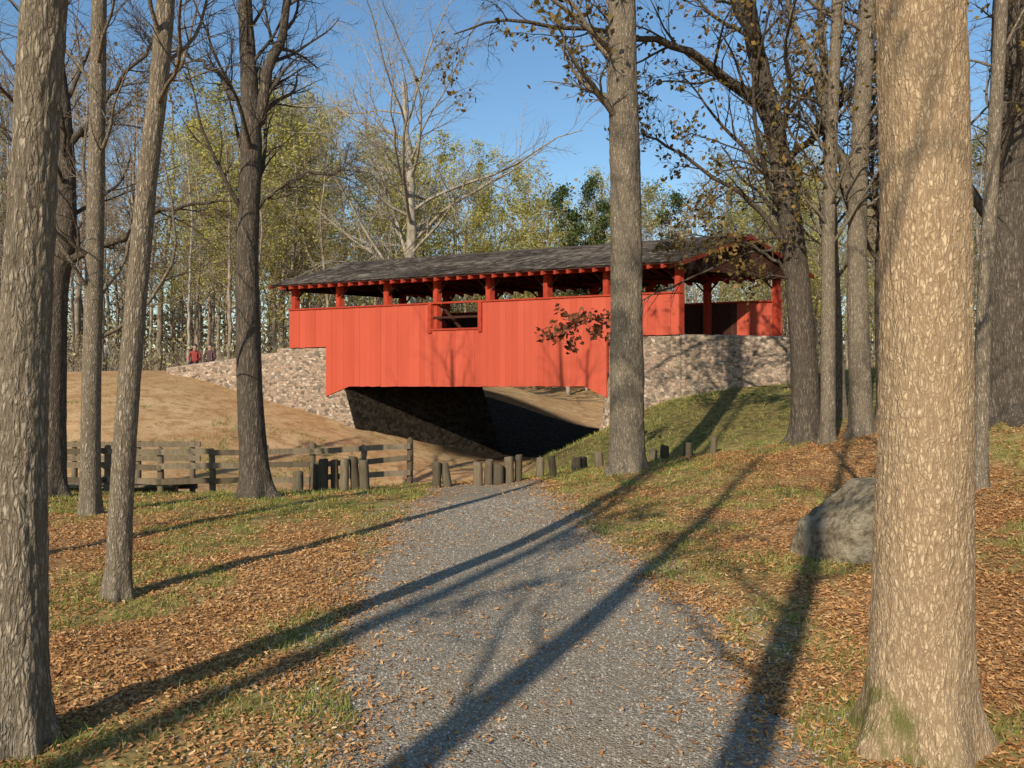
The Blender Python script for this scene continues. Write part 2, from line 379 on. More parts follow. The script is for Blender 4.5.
# pebbles
rng = np.random.default_rng(5)
m = 95000; y = 2.2 + 9*rng.random(m)**1.8; x = rng.uniform(-2, 2, m)+np.interp(y, PC_Y, PC_X)
k = path_e(x, y) > rng.uniform(-.5, .25, m); x = x[k]; y = y[k]; m = len(x); z = hg(x, y)+.004
s = rng.uniform(.003,.010,m)*(1+.05*y)
base = np.array([[1,0,0],[0,1,0],[-1,0,0],[0,-1,0],[0,0,.75],[0,0,-.6]])
dirs = base[None]*rng.uniform(.6,1.25,(m,6,1)); th_ = rng.uniform(0,6.28,m)
R2 = np.stack([np.stack([np.cos(th_),-np.sin(th_),0*th_],-1),np.stack([np.sin(th_),np.cos(th_),0*th_],-1),np.stack([0*th_,0*th_,1+0*th_],-1)],1)
V = np.einsum('mij,mkj->mki', R2, dirs)*s[:,None,None]+np.stack([x,y,z],-1)[:,None,:]
f0 = np.array([[0,1,4],[1,2,4],[2,3,4],[3,0,4]])
F = (f0[None]+6*np.arange(m)[:,None,None]).reshape(-1,3)
top(obj('gravel', mk('gravel', [(V,F,0,np.repeat(rng.random(m),4),True)], [M_pebble])), 'loose grey gravel stones on the footpath', 'gravel', kind='stuff')

# fallen leaves
def litter(rng, x, y, s, lift=.02):
    m = len(x); z = hg(x, y) + rng.uniform(.004, lift, m) + np.where(path_e(x,y)>0,.004,0)
    nn = rng.normal(0,1,(m,3))*.4; nn[:,2] = 1; nn = nrm(nn)
    u = rng.normal(0,1,(m,3)); u -= (u*nn).sum(1,keepdims=True)*nn; u = nrm(u); v = np.cross(nn,u)
    P2 = np.array([[-1,0],[-.55,.34],[-.2,.2],[.1,.5],[.4,.26],[.6,.34],[1,0],[.6,-.34],[.4,-.26],[.1,-.5],[-.2,-.2],[-.55,-.34]])
    P2 = P2[None]*rng.uniform(.75,1.25,(m,12,1))
    fold = rng.uniform(.0,.7,m)[:,None]
    hgt = np.abs(P2[...,1])*fold + rng.uniform(-.25,.35,m)[:,None]*P2[...,0]**2
    V = np.stack([x,y,z],-1)[:,None,:] + s[:,None,None]*(P2[...,0:1]*u[:,None]+P2[...,1:2]*v[:,None]+hgt[...,None]*nn[:,None])
    b = 12*np.arange(m)[:,None]
    F = np.concatenate([b+np.array([[0,6,5,4,3,2,1]]), b+np.array([[0,11,10,9,8,7,6]])],0)
    return V.reshape(-1,3), F
rng = np.random.default_rng(11)
m = 390000; y = 1.8+13.2*rng.random(m)**.85; x = rng.uniform(-.9,.9,m)*y + rng.uniform(-1.,1.,m)
pe = path_e(x, y); gm = grassmask(x, y)
clump = fbm(x*2.2, y*2.2, 71, 3)
pr = np.where(pe > .05, .012+.05*(clump>.57)+.5*np.exp(-pe/.2), .85*(1-.85*gm)*(.45+1.4*sstep(.3,.65,clump)))
k = rng.random(m) < pr; x = x[k]; y = y[k]; m = len(x); s = rng.uniform(.007,.019,m)*(1+.03*y)
V, F = litter(rng, x, y, s)
tt = np.clip(rng.beta(2.2,2.6,m)+.3*(fbm(x*.8,y*.8,5,2)-.5),0,1)
top(obj('fallen_leaves', mk('fallen_leaves', [(V,F,0,np.r_[tt,tt],False)], [M_litter])), 'golden brown fallen oak leaves covering the ground', 'leaves', kind='stuff')

# grass blades
rng = np.random.default_rng(12)
m = 280000; y = 2+22*rng.random(m)**1.3; x = rng.uniform(-.85,.85,m)*y
gm = grassmask(x, y); k = (path_e(x,y) < .0) & (rng.random(m) < gm*(1-.8*mossmask(x,y))*1.2*sstep(.3,.6,vn(x*3,y*3,90))); x = x[k]; y = y[k]; m = len(x)
z = hg(x,y); hh = rng.uniform(.02,.06,m)*(1+.03*y); a = rng.uniform(0,6.28,m); wd_ = .002*(1+.25*y)
ln = rng.normal(0,.55,(m,2))*hh[:,None]
b0 = np.stack([x-np.cos(a)*wd_, y-np.sin(a)*wd_, z-.01],-1); b1 = np.stack([x+np.cos(a)*wd_, y+np.sin(a)*wd_, z-.01],-1)
tp = np.stack([x+ln[:,0], y+ln[:,1], z+hh],-1)
V = np.stack([b0,b1,tp],1).reshape(-1,3); F = np.arange(3*m).reshape(m,3)
top(obj('grass', mk('grass', [(V,F,0,rng.random(m),False)], [M_blade])), 'thin tufts of green and straw coloured grass', 'grass', kind='stuff')

# ------------------------------------------------------------------ trees
def trunk_part(pts, radii, base, sides, rings, flare=.5, amp=.0, seed=0, bscale=26, vs=9, dense=None):
    q_ = np.linspace(0, 1, rings)
    if dense: q_ = np.where(q_<.85, q_/.85*dense, dense+(q_-.85)/.15*(1-dense))
    Pf = catmull(pts, 800); idx = q_*799; i0 = np.minimum(idx.astype(int), 798); f0 = (idx-i0)[:,None]
    P = Pf[i0]*(1-f0)+Pf[i0+1]*f0; tt = q_*(len(pts)-1); R = np.interp(tt, np.arange(len(radii)), radii)
    V, F = tubes(P[None], R[None], sides)
    th = np.tile(np.arange(sides)*2*np.pi/sides, rings); rr = np.repeat(R, sides)
    C = np.repeat(P, sides, 0); d = V-C; dn = nrm(d)
    zz = C[:,2]-base
    k = 5+seed%3
    fl = flare*np.exp(-np.clip(zz,-.3,9)/.16)*(.55+.45*np.cos(k*th+seed)) + .12*flare*np.exp(-np.clip(zz,0,9)/.6)
    lump = .09*(fbm(2+np.cos(th)*1.3+seed, zz*1.5+np.sin(th)*1.3, seed, 3)-.5)
    out = rr*(fl+lump)
    if amp > 0:
        nu = np.round(2*np.pi*np.mean(radii[:2])*bscale)
        wob = .8*(vn(np.cos(th)*2+4, zz*5+np.sin(th)*2, seed+1)-.5)
        uu = th/(2*np.pi)*nu + wob
        def pn(u, v, per, s):
            i = np.floor(u); j = np.floor(v); fx = u-i; fy = v-j; fx=fx*fx*(3-2*fx); fy=fy*fy*(3-2*fy)
            A=h2(i%per,j,s);B=h2((i+1)%per,j,s);C_=h2(i%per,j+1,s);D=h2((i+1)%per,j+1,s)
            return (A*(1-fx)+B*fx)*(1-fy)+(C_*(1-fx)+D*fx)*fy
        n1 = pn(uu, zz*vs, nu, seed); n2 = pn(uu*2.03%(2*nu), zz*vs*2.6, nu*2, seed+3)
        ridge = 1-np.abs(2*n1-1); ridge = ridge*.6+.4*n2
        out = out + amp*(ridge-.5)
    V = V + dn*out[:,None]
    return V, F
def tree(name, label, cat, pts, radii, seed, bmat, sides=20, rings=60, flare=.5, amp=0., limbs=(), nl=14, u0=.45, ll=.34,
         leaves=None, nleaf=0, lsize=.06, group=None, up=.07, ang=50, leafu=0., lv3=6, lv2=8, bsc=26, vs=9, dense=None, rr=.28, wig=.12):
    rng = np.random.default_rng(seed)
    base = np.array(pts[0], float); gz = g1(base[0], base[1]); base[2] = gz
    P = np.array(pts, float); P[0,2] = gz-.3
    P = P - base
    e = obj(name, None, None, tuple(base)); e.empty_display_size = .3
    top(e, label, cat, group)
    V, F = trunk_part(P, radii, 0, sides, rings, flare, amp, seed, bsc, vs, dense)
    tp = [(V, F, 0, None, True)]; cp = []
    PT = catmull(P, 40)[None]; RT = np.interp(np.linspace(0,len(radii)-1,40), np.arange(len(radii)), radii)[None]
    allP = []
    if nl: allP.append(kids(rng, PT, RT, nl, u0, 1, ang, ll, rr, 12, wig, up, .012, .7))
    for lp, r0, r1 in limbs:
        L = catmull(np.array(lp,float)-base, 16)[None]; L[0,1:] += rng.normal(0,.035,(15,3))
        Rr = np.linspace(r0, r1, 16)[None]
        v, f = tubes(L, Rr, 8); tp.append((v,f,0,None,True))
        allP.append(kids(rng, L, Rr, 14, .12, 1, 50, .36, .4, 10, .14, .02, .007, .5))
    leafC = []
    for Pa, Ra in allP:
        v, f = tubes(Pa, Ra, 6); cp.append((v,f,0,None,True))
        P2, R2 = kids(rng, Pa, Ra, lv2, .12, 1, 42, .5, .5, 7, .14, .03, .005, .3)
        v, f = tubes(P2, R2, 4); cp.append((v,f,0,None,True))
        P3, R3 = kids(rng, P2, R2, lv3, .15, 1, 40, .55, .6, 5, .16, .02, .0035, .2)
        v, f = tubes(P3, R3, 3); cp.append((v,f,0,None,True))
        leafC.append(P3[:,1:].reshape(-1,3))
    mats = [bmat]
    if leaves is not None:
        mats.append(leaves); C = np.concatenate(leafC); 
        clump = fbm(C[:,0]*.9+seed, C[:,2]*.9+C[:,1]*.7, seed, 3)
        C = C[clump > np.quantile(clump, leafu)]
        C = C[rng.integers(0, len(C), nleaf)] + rng.normal(0, .06, (nleaf,3))
        v, f = diamonds(rng, C, rng.uniform(.6,1.3,nleaf)*lsize); cp.append((v,f,1,np.clip(rng.normal(.5,.25,nleaf),0,1),False))
    obj('trunk', mk('trunk', tp, [bmat]), e)
    if cp: obj('crown', mk('crown', cp, mats), e)
    return e

tree('oak_tree','thick tan barked trunk with mossy flared base beside the path','tree',
     [(1.87,3.6,0),(1.89,3.6,.8),(1.906,3.6,1.6),(1.9,3.62,3.44),(1.85,3.7,7),(1.9,3.8,14)],[.215,.203,.193,.183,.15,.04],3,M_bark_big,250,640,.55,.012,nl=12,u0=.6,bsc=48,vs=11,dense=.62)
tree('oak_tree','grey brown rough barked trunk standing in fallen leaves','tree',
     [(-2.27,3.6,0),(-2.262,3.6,.8),(-2.255,3.6,1.6),(-2.165,3.6,3.44),(-2.0,3.7,7),(-1.8,3.8,12)],[.115,.103,.1,.09,.07,.03],7,M_bark,140,560,.5,.013,nl=12,u0=.62,bsc=40,vs=9,dense=.62)
tree('young_tree','slim straight trunk in grass near the fence','tree',
     [(-5.46,10.1,0),(-5.45,10.1,1.5),(-5.42,10.1,2.8),(-5.36,10.1,6.67),(-5.3,10,10)],[.125,.115,.11,.09,.03],12,M_bark,24,90,.4,.004,nl=15,u0=.42,ll=.34)
tree('young_tree','slender leaning trunk with smooth brown bark','tree',
     [(-3.14,6.2,0),(-3.08,6.2,1.16),(-2.92,6.2,3.14),(-2.76,6.2,4.73),(-2.5,6.2,9)],[.095,.085,.075,.068,.02],15,M_bark,60,260,.5,.006,nl=12,u0=.62,ll=.3,bsc=40,vs=11)
tree('forked_tree','dark trunk that forks high up beside the fence','tree',
     [(-3.84,11.8,0),(-3.96,11.8,1.47),(-4.01,11.8,3.74),(-3.95,11.8,5.4),(-4.05,11.8,7.5),(-4.2,11.8,10.5)],[.22,.185,.165,.15,.1,.03],21,M_bark_dk,40,160,.7,.014,
     limbs=[([(-3.98,11.8,5.0),(-3.75,11.8,6.2),(-3.43,11.8,7.5),(-3.2,11.8,10)],.12,.03),([(-3.98,11.8,5.9),(-4.7,11.9,6.6),(-5.6,12,7.0)],.045,.010),([(-3.98,11.8,4.3),(-3.2,11.9,4.9),(-2.2,12,5.0)],.03,.007)],nl=12,u0=.42,ll=.34,rr=.24)
tree('oak_tree','crooked dark tree with long limb reaching sideways','tree',
     [(-7.55,12.8,0),(-7.5,12.8,3.0),(-7.33,12.8,4.2),(-7.38,12.8,6.05),(-7.6,12.8,8),(-7.7,12.8,10.5)],[.21,.18,.16,.13,.09,.03],27,M_bark_dk,40,160,.6,.014,
     limbs=[([(-7.33,12.8,3.7),(-6.6,12.7,4.0),(-5.45,12.5,4.55),(-4.5,12.4,4.6)],.075,.013),([(-7.4,12.8,5.5),(-6.6,12.8,6.5),(-5.6,12.9,7.9)],.065,.013)],nl=16,u0=.40,ll=.42,rr=.24)
tree('oak_tree','tall straight furrowed trunk at the end of the path','tree',
     [(1.84,12.5,.3),(1.84,12.5,1.7),(1.84,12.5,3.06),(1.81,12.5,5.46),(1.76,12.5,7.87),(1.7,12.5,15)],[.285,.262,.25,.235,.215,.06],33,M_bark,84,330,.4,.026,nl=10,u0=.62,ll=.25,leaves=M_lf_oak,nleaf=600,bsc=17,vs=5,dense=.8)
r1 = tree('oak_tree','dark leaning oak with long arching limbs and brown leaves','tree',
     [(5.66,15,.6),(5.6,15,2.38),(5.38,15,4.69),(5.06,15,6.6),(4.54,15,9.1),(4.1,15,14)],[.28,.235,.215,.19,.15,.05],41,M_bark_dk,50,200,.5,.018,
     limbs=[([(5.48,15,3.9),(4.77,14.9,5.0),(4.0,14.8,5.55),(2.85,14.6,6.2),(2.4,14.5,6.4)],.065,.015),
            ([(5.5,15,3.6),(5.0,14.9,4.1),(4.2,14.8,4.5),(3.2,14.7,4.5)],.045,.010),
            ([(5.0,15,7.0),(3.4,14.4,7.8),(2.1,14,8.0),(.2,13.5,8.0),(-1.0,13.2,7.7)],.09,.012),
            ([(4.9,15,7.6),(4.0,14.2,8.8),(2.6,13.6,9.2),(1.0,13,9.0)],.08,.015),
            ([(5.2,15,5.9),(6.2,14.6,7.0),(6.9,14.2,8.2)],.08,.015)],
     nl=20,u0=.36,ll=.36,leaves=M_lf_oak,nleaf=4600,lsize=.054,leafu=.35)
tree('young_tree','slim pale trunk in a tree cluster on the bank','tree',
     [(5.67,14,.7),(5.68,14,3),(5.7,14,5.0),(5.85,14,8.6),(6,14,13)],[.13,.12,.11,.09,.03],45,M_bark,30,120,.5,.005,nl=18,u0=.35,ll=.32,leaves=M_lf_oak,nleaf=500,lsize=.055,leafu=.5)
tree('oak_tree','sturdy trunk with a forked limb in a tree cluster','tree',
     [(6.28,14,.8),(6.2,14,4.1),(6.28,14,6.45),(6.4,14,8.6),(6.5,14,14)],[.2,.165,.15,.14,.05],49,M_bark,40,150,.5,.014,
     limbs=[([(6.2,14,4.6),(5.7,14,6.4),(5.0,14,8.6),(4.8,14,10)],.10,.03)],nl=20,u0=.3,ll=.36,leaves=M_lf_oak,nleaf=900,lsize=.055,leafu=.5)
tree('young_tree','slim grey trunk standing on the leafy bank','tree',
     [(6.75,16,1.1),(6.6,16,4.1),(6.5,16,6.45),(6.1,16,14)],[.13,.11,.10,.04],53,M_bark,24,90,.5,.010,nl=16,u0=.3,ll=.32,leaves=M_lf_oak,nleaf=400,lsize=.055,leafu=.5)
tree('oak_tree','dark trunk standing on the leafy bank','tree',
     [(7.2,15,1.1),(7.15,15,4.1),(7.3,15,6.45),(7.4,15,14)],[.17,.15,.14,.05],52,M_bark_dk,30,110,.5,.012,nl=18,u0=.25,ll=.36,leaves=M_lf_oak,nleaf=900,lsize=.06,leafu=.5)
tree('young_tree','thin pale leaning trunk on the leafy slope','tree',
     [(5.68,9.5,.4),(5.76,9.5,2.7),(5.98,9.5,6.4),(6.1,9.5,10)],[.092,.085,.07,.03],55,M_bark,28,120,.4,.004,nl=10,u0=.5,ll=.3)
tree('oak_tree','broad dark brown trunk on the leafy slope','tree',
     [(7.6,12,1.25),(7.62,12,2.6),(7.63,12,4.54),(7.74,12,7.6),(7.8,12,14)],[.36,.33,.31,.28,.06],58,M_bark_dk,60,180,.45,.022,nl=16,u0=.42,ll=.36,leaves=M_lf_oak,nleaf=1000,lsize=.058,leafu=.4)
# drooping branch with rust red leaves on the leaning oak
rng = np.random.default_rng(61)
L = catmull(np.array([(5.4,15,4.3),(4.6,14.95,4.25),(3.4,14.9,3.75),(2.2,14.9,3.2),(1.0,14.9,2.75)])-np.array(r1.location), 20)[None]; L[0,1:] += rng.normal(0,.02,(19,3))
Rr = np.linspace(.035,.007,20)[None]; cp=[]; v,f=tubes(L,Rr,6); cp.append((v,f,0,None,True))
P2,R2=kids(rng,L,Rr,22,.5,1,45,.13,.4,7,.14,-.03,.003,.4,fall=.0); v,f=tubes(P2,R2,4); cp.append((v,f,0,None,True))
P3,R3=kids(rng,P2,R2,4,.2,1,45,.5,.6,5,.18,-.03,.0025,.12); v,f=tubes(P3,R3,3); cp.append((v,f,0,None,True))
C=P3[:,1:].reshape(-1,3); C=C[C[:,0]+r1.location[0]<1.9]
C=C[rng.integers(0,len(C),320)]+rng.normal(0,.06,(320,3)); v,f=diamonds(rng,C,rng.uniform(.6,1.2,320)*.07); cp.append((v,f,1,rng.random(320),False))
o=obj('branch',mk('branch',cp,[M_bark_dk,M_lf_rust]),r1); o['label']='drooping branch with rust red oak leaves'
# trees beside / behind the viewpoint that throw the long shadows
for (x, y, r, hgt, sd, nlf, uu0) in [(-3.8,-3.3,.14,12,71,60,.55),(-2.35,-3.3,.15,13,72,60,.55),(-7.4,2.2,.12,11,73,150,.5),(-9.4,6.0,.14,10.5,74,150,.5),(-12,10.5,.15,9.5,76,150,.5),(-6.6,-6.0,.14,18,78,900,.66)]:  # the tall last tree is added to shade the right bank
    tree('woodland_or_shade_tree','bare brown woodland tree near the path or added as shadow caster','tree',[(x,y,0),(x+.05,y,2),(x+.1,y+.1,6),(x-.1,y,hgt)],[r,r*.9,r*.7,.03],sd,M_bark,20,60,.5,.004,nl=12,u0=uu0,ll=.28,leaves=M_lf_brown,nleaf=nlf,lsize=.07,leafu=.5,lv2=5,lv3=4)

# background tree variants
def variant(seed, H, r, bmat, lmat, nleaf, lsize, u0=.3, ll=.34, nl=26, lv2=7, lv3=6, pine=False, lean=.3, ang=46, up=.08, rmin=.011, rr=.34, q=.35, fall=.6):
    rng = np.random.default_rng(seed)
    P = np.array([(0,0,-.4),(rng.normal(0,lean*.3),rng.normal(0,lean*.3),H*.3),(rng.normal(0,lean),rng.normal(0,lean),H*.65),(rng.normal(0,lean),rng.normal(0,lean),H)])
    P = catmull(P, 24)[None]; P[0,1:-1] += rng.normal(0,.03,(22,3)); R = (r*np.linspace(1,.12,24)**.8)[None]
    tp = []; v, f = tubes(P, R, 8); tp.append((v,f,0,None,True))
    cp = []
    if pine: P1, R1 = kids(rng, P, R, 60, u0, 1, 85, .26, .3, 6, .05, .02, .015, .4, fall=.85)
    else: P1, R1 = kids(rng, P, R, nl, u0, 1, ang, ll, rr, 9, .13, up, .02, .8, fall=fall)
    v, f = tubes(P1, R1, 4); cp.append((v,f,0,None,True))
    P2, R2 = kids(rng, P1, R1, lv2, .2, 1, 42, .48, .5, 5, .15, .03, rmin, .4)
    v, f = tubes(P2, R2, 3); cp.append((v,f,0,None,True))
    P3, R3 = kids(rng, P2, R2, lv3, .2, 1, 40, .6, .6, 3, .2, .03, rmin*.7, .3)
    v, f = tubes(P3, R3, 3); cp.append((v,f,0,None,True))
    mats = [bmat]
    if lmat is not None:
        mats.append(lmat); C = P3[:,1:].reshape(-1,3)
        cl = fbm(C[:,0]*.45+seed, C[:,2]*.45+C[:,1]*.35, seed, 3)
        C = C[cl > np.quantile(cl, q)]
        C = C[rng.integers(0,len(C),nleaf)]+rng.normal(0,.22,(nleaf,3))
        tn = np.clip(.5+ .8*(fbm(C[:,0]*.5+3, C[:,2]*.5+C[:,1]*.4, seed+2, 3)-.5) + rng.normal(0,.18,nleaf),0,1)
        v, f = diamonds(rng, C, rng.uniform(.6,1.3,nleaf)*lsize, .3); cp.append((v,f,1,tn,False))
    return mk('trunk', tp, [bmat]), mk('crown', cp, mats)
VB = [variant(100+i, 17, .14, M_bark_bg, None, 0, 0, .25, .36, 26) for i in range(3)]
VBP = [variant(110+i, 17, .12, M_bark_pale, None, 0, 0, .3, .32, 22) for i in range(2)]
VY = [variant(120+i, 17, .15, M_bark_bg, M_lf_yellow, 5600, .09, .22, .38, 26, q=.2) for i in range(3)]
VO = [variant(130+i, 16, .15, M_bark_bg, M_lf_olive, 5200, .09, .2, .38, 26, q=.2) for i in range(2)]
VR = [variant(140+i, 15, .15, M_bark_bg, M_lf_brown, 1800, .09, .25, .36, 24) for i in range(2)]
VP = [variant(150, 16, .2, M_bark_bg, M_lf_green, 10000, .11, .12, .3, pine=True)]
KIND = {'b':('bare_tree','bare grey brown woodland tree behind the bridge','tree'),'w':('bare_tree','bare pale barked woodland tree','tree'),
        'y':('yellow_tree','autumn tree with thin yellow green leaves','tree'),'o':('olive_tree','woodland tree with dull olive leaves','tree'),
        'r':('brown_tree','woodland tree with dry brown leaves','tree'),'p':('pine_tree','dark green conifer among bare trees','tree')}
SETS = {'b':(VB,17),'w':(VBP,17),'y':(VY,17),'o':(VO,16),'r':(VR,15),'p':(VP,16)}
rng = np.random.default_rng(77)
def plant(k, x, y, H, rot=None):
    vs, h0 = SETS[k]; tm, cm = vs[rng.integers(len(vs))]
    nm, lb, ct = KIND[k]
    e = obj(nm, None, None, (x, y, g1(x, y))); s = H/h0; e.scale = (s*rng.uniform(.9,1.2),)*2 + (s,)
    e.rotation_euler = (0,0, rng.uniform(0,6.28) if rot is None else rot)
    top(e, lb, ct, 'woodland trees'); obj('trunk', tm, e); obj('crown', cm, e)
prof_u = [-.9,-.66,-.53,-.4,-.285,-.195,-.08,.11,.24,.45,.66,.9]
prof_e = [.40,.40,.40,.35,.36,.31,.275,.27,.265,.27,.33,.37]
pts = []
def far_ok(x, y, dm):
    return all((x-a)**2+(y-b)**2 > dm*dm for a, b in pts)
cnt = 0; tries = 0
while cnt < 118 and tries < 5000:
    tries += 1
    y = rng.uniform(37, 78); u = rng.uniform(-.8,.8); x = u*y
    if not far_ok(x, y, 2.5): continue
    if -.24 < u < .2 and y < 50: continue
    pts.append((x,y)); cnt += 1
    H = (np.interp(u, prof_u, prof_e)*y - .6)*rng.uniform(.8,1.0)
    q = rng.random()
    if u < -.42: k = 'b' if q<.52 else 'w' if q<.8 else 'r' if q<.9 else 'y'; H = min(H*1.1, 24)
    elif u < .1: k = 'y' if q<.5 else 'o' if q<.58 else 'b' if q<.9 else 'w'
    elif u < .2: k = 'o' if q<.3 else 'y' if q<.52 else 'b' if q<.9 else 'r'
    else: k = 'o' if q<.25 else 'r' if q<.36 else 'y' if q<.52 else 'b' if q<.9 else 'w'
    plant(k, x, y, H)
for (x,y,H,k) in [(-16,33,11,'b'),(-18.5,34,12,'w'),(-21,33,12,'b'),(-14.5,35,11,'w'),(-23.5,36,13,'b'),(-13,36,12,'b'),(-25,31,12,'w'),(-11.5,35,10,'b'),(-19.5,37,13,'b'),(-22,30,12,'b'),
                  (-9.5,40,12.5,'b'),(-12,43,15.5,'y'),(-8,46,14,'y'),(-16,46,16,'y'),(-13.5,50,17,'y'),(-10.5,48,14,'b'),(-3,51,14,'y'),(1.5,53,14,'y'),(5,52,13,'b'),(8,50,13,'o'),(-6,53,15,'y'),(3.6,50,12.8,'p'),(5.6,51,13.5,'p'),(11,54,12.5,'p'),
                  (10,30,9,'o'),(13.5,27,10,'b'),(15.5,32,11,'r'),(18,26,11,'b'),(12,34,10,'y'),(20,31,11,'b'),(11,27,9,'b'),(16,24,10,'r'),(9,36,10.5,'b'),(12.5,38,12,'b'),(17,36,12,'b')]:
    plant(k, x, y, H)
# large spreading bare tree behind the bridge
tm, cm = variant(207, 14.0, .38, M_bark_grey, None, 0, 0, .28, .60, 28, 10, 10, lean=.4, ang=62, up=.06, rmin=.012, rr=.42, fall=.25)
e = obj('spreading_tree', None, None, (-4.7,36,g1(-4.7,36)))
top(e, 'large spreading bare grey tree rising behind the bridge', 'tree'); obj('trunk', tm, e); obj('crown', cm, e)

# far wood as one mass
rng = np.random.default_rng(88); tp=[]
m = 330; y = rng.uniform(80,125,m); x = rng.uniform(-.95,.95,m)*y; H = rng.uniform(14,23,m)
gz = hbase(x,y)
P = np.stack([np.stack([x,y,gz-.5],-1), np.stack([x+rng.normal(0,.4,m),y,gz+H*.5],-1), np.stack([x+rng.normal(0,.8,m),y,gz+H],-1)],1)
R = np.stack([np.full(m,.22),np.full(m,.16),np.full(m,.03)],1); v,f = tubes(P,R,4); tp.append((v,f,0,None,True))
P1,R1 = kids(rng,P,R,16,.15,1,42,.3,.4,4,.12,.08,.03,.8); v,f = tubes(P1,R1,3); tp.append((v,f,0,None,True))
P2,R2 = kids(rng,P1,R1,6,.2,1,40,.5,.5,3,.15,.04,.02,.5); v,f = tubes(P2,R2,3); tp.append((v,f,0,None,True))
C = P2[:,1:].reshape(-1,3); C = C[rng.integers(0,len(C),40000)]+rng.normal(0,.5,(40000,3))
lx=rng.uniform(-.95,.95,42000); ly=rng.uniform(85,130,42000); C2=np.stack([lx*ly,ly,2.4+rng.random(42000)**1.3*8],-1); C=np.concatenate([C,C2])
mm=len(C); v,f = diamonds(rng,C,rng.uniform(.15,.4,mm),.3); tp.append((v,f,1,np.clip(.5+1.2*(fbm(C[:,0]*.12,C[:,2]*.2,9,3)-.5)+rng.normal(0,.15,mm),0,1),False))
top(obj('distant_woods', mk('distant_woods', tp, [M_bark_bg, M_lf_far])), 'distant mixed autumn woods beyond the bridge', 'woods', kind='stuff')
# undergrowth brush
m = 8000; y = rng.uniform(34,84,m); x = rng.uniform(-.9,.9,m)*y
k = ~((x/y>-.24)&(x/y<.22)&(y<54)) & ((fbm(x*.2,y*.2,6,3)>.45)|(y>50)); x=x[k]; y=y[k]; m=len(x)
st = np.stack([x,y,hbase(x,y)-.1],-1); dd = rng.normal(0,.45,(m,3)); dd[:,2]=1
P,R = grow(rng, st, dd, rng.uniform(.6,2.6,m), np.full(m,.018), 4, .15, .0); tp=[]; v,f=tubes(P,R,3); tp.append((v,f,0,None,True))
P2,R2 = kids(rng,P,R,4,.2,1,40,.5,.7,3,.2,.02,.01,.3); v,f=tubes(P2,R2,3); tp.append((v,f,0,None,True))
C=P2[:,1:].reshape(-1,3); C=C[rng.integers(0,len(C),30000)]+rng.normal(0,.12,(30000,3))
v,f=diamonds(rng,C,rng.uniform(.05,.12,30000)); tp.append((v,f,1,rng.random(30000),False))
top(obj('undergrowth', mk('undergrowth', tp, [M_bark_bg, M_lf_far])), 'tangled brown undergrowth on the forest floor', 'undergrowth', kind='stuff')

# ------------------------------------------------------------------ covered bridge
def B(t, c, z):
    t, c, z = np.broadcast_arrays(np.asarray(t,float), np.asarray(c,float), np.asarray(z,float))
    return A0 + (w*c[...,None]) + d*((SK*c - t)[...,None]) + np.stack([0*z,0*z,z],-1)
def bbox(t0,t1,c0,c1,z00,z01,z10,z11):
    return np.array([B(t0,c0,z00),B(t1,c0,z01),B(t1,c1,z01),B(t0,c1,z00),B(t0,c0,z10),B(t1,c0,z11),B(t1,c1,z11),B(t0,c1,z10)])
FB = BOXF[:, ::-1]
e = obj('covered_bridge', None, None, tuple(B(6.7,BW/2,0)))
top(e, 'long red painted timber covered bridge with dark shingle roof', 'covered bridge')
E0 = np.array(e.location)
def bp(name, parts, mats, label=None, parent=None):
    parts = [(np.asarray(V).reshape(-1,3)-E0, F, m_, t_, s_) for V,F,m_,t_,s_ in parts]
    o = obj(name, mk(name, parts, mats), parent or e)
    if label: o['label'] = label
    return o
WT = 4.33; LN = 13.38; PB = 5.08
rng = np.random.default_rng(4)
def planks(c0, c1, near=True):
    br = [0,1.33,2.1,2.78,6.11,7.86,10.95,11.87,LN]; parts=[]
    lo = 1.38 if near else 1.74
    for a,b in zip(br[:-1],br[1:]):
        k = max(1,int(round((b-a)/.21))); ed = np.linspace(a,b,k+1)
        for p,q in zip(ed[:-1],ed[1:]):
            if a<2.1 : z0=z1=3.16 if near else 1.9
            elif a==11.87: z0=z1=3.04
            else: z0,z1 = np.interp([p,q], [2.1,2.78,10.95,11.87], [lo,1.7,1.7,lo])
            jj = rng.uniform(-.005,.004); dz=rng.uniform(-.008,.008)
            zt = 3.48 if a==6.11 else WT
            parts.append((bbox(p+.0022,q-.0022,c0+jj,c1+jj,z0+dz,z1+dz,zt,zt),FB,0 if (near or a<1.33) else 1,rng.random(),False))  # far wall: red where sunlit, shade-dark timber for the rest
    return parts
bp('side_wall', planks(-.03,.005), [M_red, M_int], 'vertical red boards with an open window gap')
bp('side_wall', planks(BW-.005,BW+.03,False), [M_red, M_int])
def beam(name,t0,t1,c0,c1,z0,z1,mat,parent=None):
    return bp(name,[(bbox(t0,t1,c0,c1,z0,z0,z1,z1),FB,0,rng.random(),False)],[mat],parent=parent)
